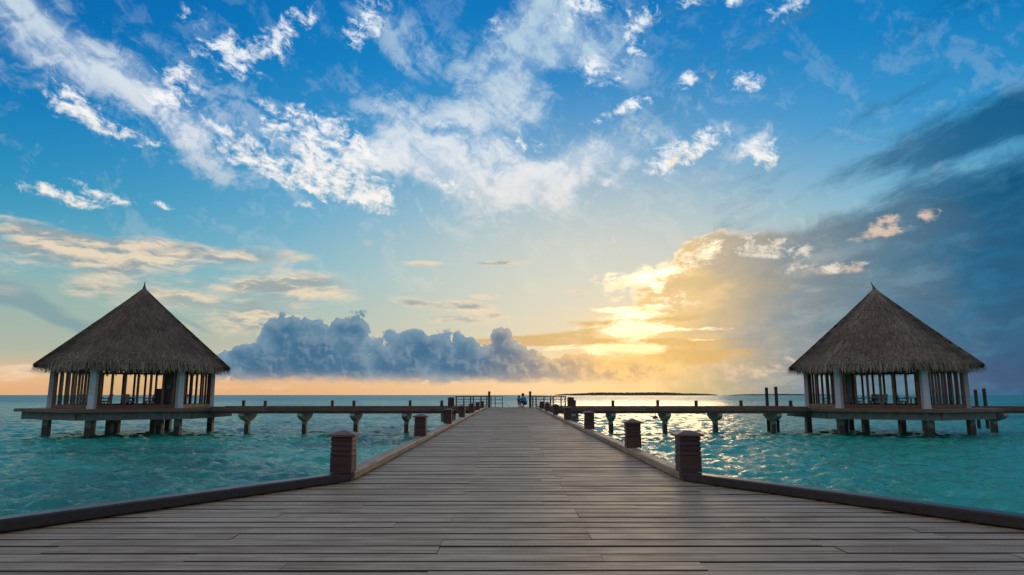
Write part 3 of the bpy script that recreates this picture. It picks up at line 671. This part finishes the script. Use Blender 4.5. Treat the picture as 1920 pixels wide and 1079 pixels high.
# ------------------------------------------------------------------ cross walkways
WY0, WY1 = 50.25, 53.0
def hammerhead(parent, x):
    """concrete pile with a haunched head lying across the walkway"""
    w = 0.15
    prof = [(WY0 - 0.02, -0.42), (WY1 + 0.02, -0.42), (WY1 + 0.02, -0.60), (WY1 - 0.35, -0.78), (51.9, -0.98), (51.35, -0.98), (WY0 + 0.35, -0.78), (WY0 - 0.02, -0.60)]
    MB().loft([[(xx, y, z) for y, z in prof] for xx in (x - w - 0.03, x + w + 0.03)]).build('pile_head', M['concrete'], parent)
    m = MB(); m.loft([[(x + sx * (w if z > -1.3 else w * 1.04), 51.62 + sy * (0.2), z) for sx, sy in ((-1, -1), (1, -1), (1, 1), (-1, 1))] for z in (-DECK - 1.0, -DECK + 0.5, -0.97)])
    m.build('pile', M['concrete'], parent)
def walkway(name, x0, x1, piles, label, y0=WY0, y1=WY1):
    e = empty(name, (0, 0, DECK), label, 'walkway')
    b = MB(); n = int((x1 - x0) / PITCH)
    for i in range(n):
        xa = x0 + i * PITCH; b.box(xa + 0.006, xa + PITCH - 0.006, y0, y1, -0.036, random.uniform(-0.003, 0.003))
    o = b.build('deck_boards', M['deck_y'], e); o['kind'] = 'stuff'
    L = (x1 - x0); k = max(1, int(round(L / 4.0)))
    for i in range(k):
        a, c = x0 + L * i / k + 0.004, x0 + L * (i + 1) / k - 0.004
        for y in (y0 + 0.07, y1 - 0.07): MB().bar((a, y, 0.05), (c, y, 0.05), 0.13, 0.09, ch=0.01).build('kerb_beam', M['fascia'], e)
        for y in (y0 - 0.02, y1 + 0.02): MB().bar((a, y, -0.13), (c, y, -0.13), 0.04, 0.24).build('edge_board', M['fascia'], e)
    for y in (y0 + 0.35, (y0 + y1) / 2, y1 - 0.35): MB().box(x0, x1, y - 0.09, y + 0.09, -0.415, -0.04).build('bearer', M['beam'], e)
    for x in piles: hammerhead(e, x)
    return e
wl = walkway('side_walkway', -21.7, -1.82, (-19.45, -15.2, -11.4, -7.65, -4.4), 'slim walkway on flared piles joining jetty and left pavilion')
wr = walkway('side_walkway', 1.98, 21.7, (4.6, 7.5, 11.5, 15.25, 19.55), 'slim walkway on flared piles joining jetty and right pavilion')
for s, e in ((-1, wl), (1, wr)):                       # heavy landing block beside the junction
    MB().box(min(s * 4.1, s * 5.0), max(s * 4.1, s * 5.0), 50.4, 52.8, -1.02, -0.43).build('landing_block', M['beam'], e)
wf = walkway('landing_walkway', 33.6, 47.0, (36.0, 40.5, 45.0), 'walkway running off beyond the right pavilion', 50.6, 52.4)
KIT2 = bollard_parts(0.20, 0.40, 0.16, 3, 0.03)
for side, xs in (('left', (-20.3, -17.76, -13.53, -11.32, -7.6, -4.95)), ('right', (4.95, 7.5, 11.3, 13.56, 17.67, 20.45))):
    for k, x in enumerate(xs):
        near_far = 0 if k % 2 else 1
        n = ORD[len(xs) - 1 - k if side == 'left' else k]
        place_bollard(KIT2, 'small_bollard', (x, WY0 + 0.12 if near_far == 0 else WY1 - 0.12, DECK + 0.10), '%s small dark post from the jetty on the %s walkway' % (n, side), 'bollard', 'small posts on the side walkways')

# ------------------------------------------------------------------ railings and posts at the jetty head
def railing(x0, x1, y, posts, rails, label, thin=False):
    e = empty('railing', (0, y, DECK), label, 'railing')
    t = 0.05 if thin else 0.09
    MB().bar((x0, 0, 0.80), (x1, 0, 0.80), t * 1.2, t * 0.8, ch=0.008).build('top_rail', M['fascia'], e)
    for z in rails: MB().bar((x0 + 0.02, 0, z), (x1 - 0.02, 0, z), 0.03, 0.04).build('rail', M['fascia'], e)
    for x in posts: MB().box(x - t / 2, x + t / 2, -t / 2, t / 2, 0.0, 0.77).build('post', M['dark'], e)
    return e
railing(-4.15, -1.66, 52.72, (-4.08, -3.5, -3.0, -2.78, -2.2, -1.75), (0.18, 0.38, 0.58), 'dark timber railing left of the jetty head opening')
railing(1.64, 4.30, 52.72, (1.75, 2.0, 2.6, 3.1, 3.3, 3.9, 4.22), (0.18, 0.38, 0.58), 'dark timber railing right of the jetty head opening')
railing(-1.48, -0.52, 52.72, (-1.42, -1.1, -0.56), (0.3, 0.55), 'short light railing section beside the left tall post', True)
KITP = bollard_parts(0.48, 0.74, 0.24, 4, 0.0)
place_bollard(KITP, 'louvred_pier', (-4.45, 52.6, DECK), 'square louvred pier ending the left railing at jetty head', 'pier', 'louvred piers at the jetty head')
place_bollard(KITP, 'louvred_pier', (4.62, 52.6, DECK), 'square louvred pier ending the right railing at jetty head', 'pier', 'louvred piers at the jetty head')
def mooring_post(loc, h, r, label, group, top=None, name='mooring_post'):
    e = empty(name, loc, label, 'post', group)
    MB().tube([(0, 0, -loc[2] - 1.0), (0, 0, h * 0.8), (0, 0, h * 0.86)], [r, r, r * 0.96], 14).build('shaft', M['post'], e, smooth=False)
    MB().tube([(0, 0, h * 0.86), (0, 0, h * 0.98), (0, 0, h)], [r * 1.06, r * 1.06, r * 0.7], 14).build('top', top or M['post'], e)
    return e
mooring_post((-1.57, 52.72, DECK), 1.20, 0.09, 'tall red-topped post left of the opening at jetty head', 'tall posts at the jetty head', M['red'], 'tall_post')
mooring_post((1.55, 52.72, DECK), 1.20, 0.09, 'tall red-topped post right of the opening at jetty head', 'tall posts at the jetty head', M['red'], 'tall_post')
mooring_post((19.95, 53.6, DECK), 1.50, 0.12, 'left of two dark mooring posts behind the right walkway', 'paired mooring posts')
mooring_post((20.68, 53.6, DECK), 1.56, 0.12, 'right of two dark mooring posts behind the right walkway', 'paired mooring posts')
mooring_post((40.2, 59.5, DECK), 1.58, 0.14, 'shorter white-capped mooring post beyond the right pavilion', 'white-capped mooring posts', M['white'])
mooring_post((40.95, 59.5, DECK), 1.72, 0.14, 'taller white-capped mooring post beyond the right pavilion', 'white-capped mooring posts', M['white'])
by = empty('buoy', (17.6, 84.0, 0.05), 'tiny dark buoy floating behind the right walkway', 'buoy')
MB().tube([(0, 0, -0.25), (0, 0, -0.1), (0, 0, 0.18), (0, 0, 0.3)], [0.1, 0.34, 0.30, 0.1], 14).build('float', M['buoy'], by)
MB().tube([(0, 0, 0.28), (0, 0, 0.7)], [0.05, 0.04], 8).build('stem', M['buoy'], by)

# ------------------------------------------------------------------ thatched pavilions on stilts
PR, PX, PY = 5.21, 27.93, 51.62
def hexv(r, k, z=0.0, rnd=0.0): a = R_(30 + 60 * k); return Vector((math.cos(a) * r, math.sin(a) * r, z))
def rhex(r, z, n=72, soft=0.22):
    """hexagon with vertices on +-Y and softened corners"""
    out = []
    for i in range(n):
        a = 2 * math.pi * i / n; b = ((a - R_(30)) % R_(60)) - R_(30)
        rh = r * math.cos(R_(30)) / math.cos(b); rr = rh * (1 - soft) + r * 0.955 * soft
        out.append((math.cos(a) * rr, math.sin(a) * rr, z))
    return out
EAVE = 2.78; APEX = 8.90; RE = PR * 1.25      # above deck
def roof_r(z): return 0.16 + (RE - 0.16) * ((APEX - z) / (APEX - EAVE - 0.34)) ** 1.03
def make_straw(seed, n, mode):
    rng = np.random.default_rng(seed); V = []; F = []
    for i in range(n):
        a = rng.random() * 2 * math.pi; b = ((a - R_(30)) % R_(60)) - R_(30)
        shape = (math.cos(R_(30)) / math.cos(b)) * 0.78 + 0.955 * 0.22
        if mode == 'fringe':
            z = EAVE + 0.30 + rng.random() ** 1.3 * 0.75; r = roof_r(min(z, APEX)) * shape + rng.uniform(-0.05, 0.06)
            ln = rng.uniform(0.35, 0.75); w = rng.uniform(0.02, 0.05)
            out = rng.uniform(-0.04, 0.34); dn = -rng.uniform(0.75, 1.0)
        else:
            u = rng.random() ** 0.5; z = APEX - 0.15 - u * (APEX - EAVE - 0.6); z = (math.floor(z / 0.52) * 0.52 + rng.random() * 0.26 + 0.12 * math.sin(3 * a + z)) if rng.random() < 0.33 else z; z = min(max(z, EAVE + 0.45), APEX - 0.15); r = roof_r(z) * shape + 0.005
            ln = rng.uniform(0.25, 0.55); w = rng.uniform(0.015, 0.035)
            out = 0.72 + rng.uniform(-0.02, 0.12); dn = -0.70
        d = np.array([math.cos(a) * out, math.sin(a) * out, dn]); t = np.array([-math.sin(a), math.cos(a), 0.0])
        d += t * rng.normal(0, 0.14); d /= np.linalg.norm(d)
        p = np.array([math.cos(a) * r, math.sin(a) * r, z]); q = p + d * ln; o = len(V)
        V += [tuple(p - t * w), tuple(p + t * w), tuple(q + t * w * 0.4), tuple(q - t * w * 0.4)]; F.append((o, o + 1, o + 2, o + 3))
    m = MB(); m.add(V, F); return m
MESH = {}
def pavilion_meshes():
    rings = [rhex(roof_r(z), z) for z in (APEX, 8.3, 7.4, 6.4, 5.4, 4.4, 3.7, EAVE + 0.34)]
    rings += [rhex(RE * 1.003, EAVE + 0.14), rhex(RE * 0.985, EAVE + 0.05), rhex(RE * 0.95, EAVE + 0.10), rhex(RE * 0.6, 4.9), rhex(0.6, 7.9)]
    MESH['roof'] = MB().loft(rings).mesh('roof', M['thatch'], True)
    MESH['straw'] = make_straw(5, 13000, 'roof').mesh('straw', M['thatch'])
    MESH['fringe'] = make_straw(6, 8000, 'fringe').mesh('fringe', M['fringe'])
    MESH['finial'] = MB().tube([(0, 0, APEX - 0.25), (0, 0, APEX + 0.08), (0.0, 0, APEX + 0.3), (0.02, 0, APEX + 0.60)], [0.2, 0.12, 0.055, 0.02], 10).mesh('finial', M['fascia'])
    MESH['finial_bent'] = MB().tube([(0, 0, APEX - 0.25), (0, 0, APEX + 0.08), (0.10, 0, APEX + 0.3), (0.24, 0, APEX + 0.58)], [0.2, 0.12, 0.055, 0.02], 10).mesh('finial', M['fascia'])
    MESH['column'] = MB().loft([[(-s, -s, z), (s, -s, z), (s, s, z), (-s, s, z)] for s, z in ((0.24, 0.0), (0.215, 0.35), (0.195, 3.45))]).mesh('column', M['white'])
pavilion_meshes()
def pavilion(cx, label, mirror):
    e = empty('thatched_pavilion', (cx, PY, DECK), label, 'pavilion', 'thatched pavilions over the water')
    rf = link('roof', MESH['roof'], e, rz=0 if not mirror else math.pi)
    for nm in ('straw', 'fringe'):
        o = link('thatch_' + nm, MESH[nm], rf); o['kind'] = 'stuff'
    link('finial', MESH['finial_bent' if mirror else 'finial'], rf)
    fx = MB().loft([[hexv(PR * 1.39, k, z) for k in range(6)] for z in (-0.10, 0.0)]); fx.build('platform', M['deck_y'], e)
    for k in range(6):
        a, b = hexv(PR, k), hexv(PR, k + 1); d = (b - a).normalized(); nrm = Vector((d.y, -d.x, 0)); ang = math.atan2(d.y, d.x)
        link('column', MESH['column'], e, hexv(PR, k), ang - R_(30))
        # platform edge boards and skirt beams
        p, q = hexv(PR * 1.395, k, -0.11), hexv(PR * 1.395, k + 1, -0.11)
        MB().bar(p, q, 0.05, 0.20).build('edge_board', M['fascia'], e)
        p, q = hexv(PR * 1.29, k, -0.47), hexv(PR * 1.29, k + 1, -0.47)
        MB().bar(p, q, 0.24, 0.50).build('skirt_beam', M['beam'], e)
        # sill, head rail, mullions and panes of one side
        L = (b - a).length; ins = 0.27
        at = lambda t, z: a + d * t + Vector((0, 0, z))
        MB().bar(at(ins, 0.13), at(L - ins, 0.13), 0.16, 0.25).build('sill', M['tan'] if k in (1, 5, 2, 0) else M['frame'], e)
        MB().bar(at(ins, 2.62), at(L - ins, 2.62), 0.12, 0.14).build('head_rail', M['frame'], e)
        MB().bar(at(ins, 3.05), at(L - ins, 3.05), 0.20, 0.30).build('ring_beam', M['dark'], e)
        n = 6; W = (L - 2 * ins) / n
        for j in range(n + 1):
            w = 0.19 if j in (0, n) else 0.14
            t = ins + W * j + (w / 2 if j == 0 else -w / 2 if j == n else 0)
            MB().bar(at(t, 0.257), at(t, 2.548), w, 0.10).build('mullion', M['frame'], e)
        for j in range(n):
            t = ins + W * (j + 0.5); hw = W / 2 - 0.072
            MB().add([at(t - hw, 0.26), at(t + hw, 0.26), at(t + hw, 2.545), at(t - hw, 2.545)], [(0, 1, 2, 3)]).build('pane', M['glass'], e)
    for x, y in [tuple(hexv(PR * 1.02, k)[:2]) for k in range(6)] + [(1.4, 0.3), (-1.6, -0.2), (2.6, -1.2), (-2.2, 1.8)]:
        MB().loft([[(x + sx * w, y + sy * w, z) for sx, sy in ((-1, -1), (1, -1), (1, 1), (-1, 1))] for w, z in ((0.20, -DECK - 1.0), (0.20, -0.9), (0.22, -0.40))]).build('pile', M['concrete'], e)
    for k in range(3):
        a, b = hexv(PR * 1.2, k, -0.30), hexv(PR * 1.2, k + 3, -0.30)
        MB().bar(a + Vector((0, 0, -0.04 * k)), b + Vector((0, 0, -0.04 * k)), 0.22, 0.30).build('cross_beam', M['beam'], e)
    return e
pavilion(-PX, 'thatched hexagonal pavilion on stilts at the left, against the peach sky', False)
pavilion(PX, 'thatched hexagonal pavilion on stilts at the right, against the dark rain cloud', True)

# ------------------------------------------------------------------ furniture inside the pavilions
def chair_meshes():
    d = {}
    d['seat'] = MB().box(-0.24, 0.24, -0.24, 0.24, 0.40, 0.49).mesh('seat', M['cushion'])
    m = MB(); m.loft([[(-0.24, y, z), (0.24, y, z), (0.24, y + 0.06, z), (-0.24, y + 0.06, z)] for y, z in ((0.19, 0.45), (0.22, 0.72), (0.29, 0.98))]); d['backrest'] = m.mesh('backrest', M['cushion'])
    d['leg'] = MB().box(-0.025, 0.025, -0.025, 0.025, 0.0, 0.40).mesh('leg', M['dark'])
    d['armrest'] = MB().box(-0.03, 0.03, -0.22, 0.24, 0.64, 0.69).mesh('armrest', M['dark'])
    d['tabletop'] = MB().tube([(0, 0, 0.70), (0, 0, 0.75)], [0.55, 0.55], 24).mesh('tabletop', M['linen'])
    d['pedestal'] = MB().tube([(0, 0, 0.04), (0, 0, 0.2), (0, 0, 0.70)], [0.10, 0.05, 0.05], 12).mesh('pedestal', M['dark'])
    d['foot'] = MB().tube([(0, 0, 0.0), (0, 0, 0.05)], [0.30, 0.26], 16).mesh('foot', M['dark'])
    return d
FM = chair_meshes()
def chair(x, y, rz, label, group):
    e = empty('dining_chair', (x, y, DECK + 0.002), label, 'chair', group, rz=rz)
    link('seat', FM['seat'], e); link('backrest', FM['backrest'], e)
    for sx in (-1, 1):
        link('armrest', FM['armrest'], e, (sx * 0.25, 0, 0))
        for sy in (-1, 1): link('leg', FM['leg'], e, (sx * 0.20, sy * 0.20, 0))
def table(x, y, label, group):
    e = empty('dining_table', (x, y, DECK + 0.002), label, 'table', group)
    link('tabletop', FM['tabletop'], e); link('pedestal', FM['pedestal'], e); link('foot', FM['foot'], e)
for side, cx, sgn in (('left', -PX, -1), ('right', PX, 1)):
    spots = [(-1.9, -2.2), (1.2, -2.0), (2.4, 0.6), (-0.6, 1.0), (-3.2, 0.4)]
    where = ['front-left', 'front-right', 'right-hand', 'rearmost', 'left-hand']
    for k, (x, y) in enumerate(spots):
        tx, ty = cx + x, PY + y
        table(tx, ty, 'small round %s table inside the %s pavilion' % (where[k], side), 'tables in the %s pavilion' % side)
        rr = random.Random(k + (0 if sgn < 0 else 50))
        for a, wh in ((-90, 'near'), (28, 'far right'), (152, 'far left')):
            a = R_(a + rr.uniform(-14, 14))
            chair(tx + math.cos(a) * 0.82, ty + math.sin(a) * 0.82, a - math.pi / 2, 'grey armchair on the %s side of the %s table in the %s pavilion' % (wh, where[k], side), 'chairs in the %s pavilion' % side)
cb = empty('service_cabinet', (-PX + 3.25, PY - 2.3, DECK + 0.002), 'dark upright service cabinet inside the left pavilion', 'cabinet')
MB().box(-0.42, 0.42, -0.28, 0.28, 0.0, 1.30).build('carcass', M['cabinet'], cb)
MB().box(-0.47, 0.47, -0.33, 0.33, 1.30, 1.36).build('top', M['dark'], cb)
for s in (-1, 1): MB().box(min(s * 0.02, s * 0.40), max(s * 0.02, s * 0.40), -0.30, -0.281, 0.08, 1.24).build('door', M['dark'], cb)

# ------------------------------------------------------------------ two people at the jetty head
def figure(name, joints, edges, root, mats, region, loc, rz, label, hair):
    """one continuous skin grown over a posed skeleton; region maps an edge to a material slot"""
    names = list(joints); me = bpy.data.meshes.new(name + '_skeleton')
    me.from_pydata([joints[k][0] for k in names], [(names.index(a), names.index(b)) for a, b in edges], [])
    o = bpy.data.objects.new('skeleton', me); COL.objects.link(o)
    sk = o.modifiers.new('skin', 'SKIN'); o.modifiers.new('sub', 'SUBSURF').levels = 2
    lay = me.skin_vertices[0].data
    for i, k in enumerate(names): r = joints[k][1]; lay[i].radius = (r, r) if not isinstance(r, tuple) else r; lay[i].use_root = (k == root)
    dg = bpy.context.evaluated_depsgraph_get(); dg.update()
    body = bpy.data.meshes.new_from_object(o.evaluated_get(dg)); bpy.data.objects.remove(o)
    body.name = name; body.materials.clear()
    for m in mats: body.materials.append(m)
    segs = [(Vector(joints[a][0]), Vector(joints[b][0]), region(a, b)) for a, b in edges]
    for p in body.polygons:
        c = p.center; best = (1e9, 0)
        for a, b, s in segs:
            ab = b - a; t = max(0, min(1, (c - a).dot(ab) / max(1e-9, ab.dot(ab)))); dd = (c - a - ab * t).length
            if dd < best[0]: best = (dd, s)
        p.material_index = best[1]
    body.shade_smooth()
    e = link('person', body, None, loc, rz); e.scale = (1.12,) * 3; tag(e, label, 'person')
    hx, hr = Vector(joints['head'][0]), hair
    m = MB(); rings = []
    for i in range(9):
        th = math.pi * i / 8 * 0.62; rings.append([(hx.x + math.cos(t) * math.sin(th + 0.02) * hr * 0.92, hx.y + math.sin(t) * math.sin(th + 0.02) * hr - 0.012, hx.z + math.cos(th) * hr * 1.15) for t in [2 * math.pi * k / 16 for k in range(16)]])
    m.loft(rings, cap=True).build('hair', M['hair'], e, smooth=True)
    return e
def hand(j, ed, tag_, w, d, side):
    """palm and five short fingers from wrist w pointing along d"""
    w = Vector(w); d = Vector(d).normalized(); s = Vector((side, 0.2, 0)).normalized()
    j['palm' + tag_] = (tuple(w + d * 0.07), 0.022); ed.append(('wrist' + tag_, 'palm' + tag_))
    for i, (off, ln) in enumerate(((-0.03, 0.055), (-0.010, 0.066), (0.010, 0.07), (0.03, 0.06), (0.045, 0.04))):
        k = 'f%d%s' % (i, tag_); base = w + d * (0.09 if i < 4 else 0.04) + s * off
        j[k + 'a'] = (tuple(base), 0.009); j[k + 'b'] = (tuple(base + d * ln * 0.6 + s * (0.02 if i == 4 else 0)), 0.008)
        j[k + 'c'] = (tuple(base + d * ln + Vector((0, 0, -0.012))), 0.007)
        ed += [('palm' + tag_, k + 'a'), (k + 'a', k + 'b'), (k + 'b', k + 'c')]
# adult crouching, facing +Y in its own frame, arms forward
J = {'pelvis': ((0, 0, 0.26), 0.135), 'waist': ((0, 0.05, 0.40), 0.125), 'chest': ((0, 0.13, 0.56), 0.15), 'neck': ((0, 0.19, 0.70), 0.055), 'head0': ((0, 0.21, 0.76), 0.07), 'head': ((0, 0.225, 0.83), 0.092), 'crown': ((0, 0.225, 0.885), 0.062)}
E_ = [('pelvis', 'waist'), ('waist', 'chest'), ('chest', 'neck'), ('neck', 'head0'), ('head0', 'head'), ('head', 'crown')]
for t, s in (('L', -1), ('R', 1)):
    J.update({'hip' + t: ((s * 0.11, 0.04, 0.25), 0.095), 'knee' + t: ((s * 0.16, 0.42, 0.44), 0.062), 'calf' + t: ((s * 0.155, 0.32, 0.26), 0.055), 'ankle' + t: ((s * 0.15, 0.20, 0.07), 0.038), 'toe' + t: ((s * 0.16, 0.40, 0.035), 0.032),
              'shoulder' + t: ((s * 0.18, 0.16, 0.63), 0.065), 'elbow' + t: ((s * 0.22, 0.36, 0.50), 0.043), 'wrist' + t: ((s * 0.13, 0.55, 0.55), 0.028)})
    E_ += [('pelvis', 'hip' + t), ('hip' + t, 'knee' + t), ('knee' + t, 'calf' + t), ('calf' + t, 'ankle' + t), ('ankle' + t, 'toe' + t), ('chest', 'shoulder' + t), ('shoulder' + t, 'elbow' + t), ('elbow' + t, 'wrist' + t)]
    hand(J, E_, t, J['wrist' + t][0], (-s * 0.2, 1, 0.05), s)
def reg(a, b):
    n = a + b
    if 'hip' in n or (a == 'pelvis' and 'waist' not in b): return 1
    if a in ('pelvis', 'waist', 'chest') and b in ('waist', 'chest', 'neck') or 'shoulder' in n: return 0
    return 2
figure('crouching_figure', J, E_, 'pelvis', [M['shirt'], M['shorts'], M['skin']], reg, (1.18, 51.6, DECK), R_(58), 'person in blue shirt and dark shorts crouching at the jetty head', 0.104)
# small child standing
J = {'pelvis': ((0, 0, 0.36), 0.075), 'chest': ((0, 0.01, 0.52), 0.08), 'neck': ((0, 0.01, 0.61), 0.04), 'head0': ((0, 0.012, 0.655), 0.06), 'head': ((0, 0.015, 0.71), 0.078), 'crown': ((0, 0.015, 0.755), 0.05)}
E_ = [('pelvis', 'chest'), ('chest', 'neck'), ('neck', 'head0'), ('head0', 'head'), ('head', 'crown')]
for t, s in (('L', -1), ('R', 1)):
    J.update({'hip' + t: ((s * 0.05, 0, 0.33), 0.05), 'knee' + t: ((s * 0.06, 0.015, 0.19), 0.036), 'ankle' + t: ((s * 0.06, 0, 0.05), 0.025), 'toe' + t: ((s * 0.065, 0.09, 0.024), 0.021),
              'shoulder' + t: ((s * 0.095, 0.01, 0.57), 0.038), 'elbow' + t: ((s * 0.14, 0.03, 0.46), 0.026), 'wrist' + t: ((s * 0.13, 0.10, 0.38), 0.019)})
    E_ += [('pelvis', 'hip' + t), ('hip' + t, 'knee' + t), ('knee' + t, 'ankle' + t), ('ankle' + t, 'toe' + t), ('chest', 'shoulder' + t), ('shoulder' + t, 'elbow' + t), ('elbow' + t, 'wrist' + t)]
figure('standing_figure', J, E_, 'pelvis', [M['shorts'], M['shorts'], M['skin']], reg, (0.68, 51.75, DECK), R_(-150), 'small person in dark clothes standing before the crouching one', 0.088)
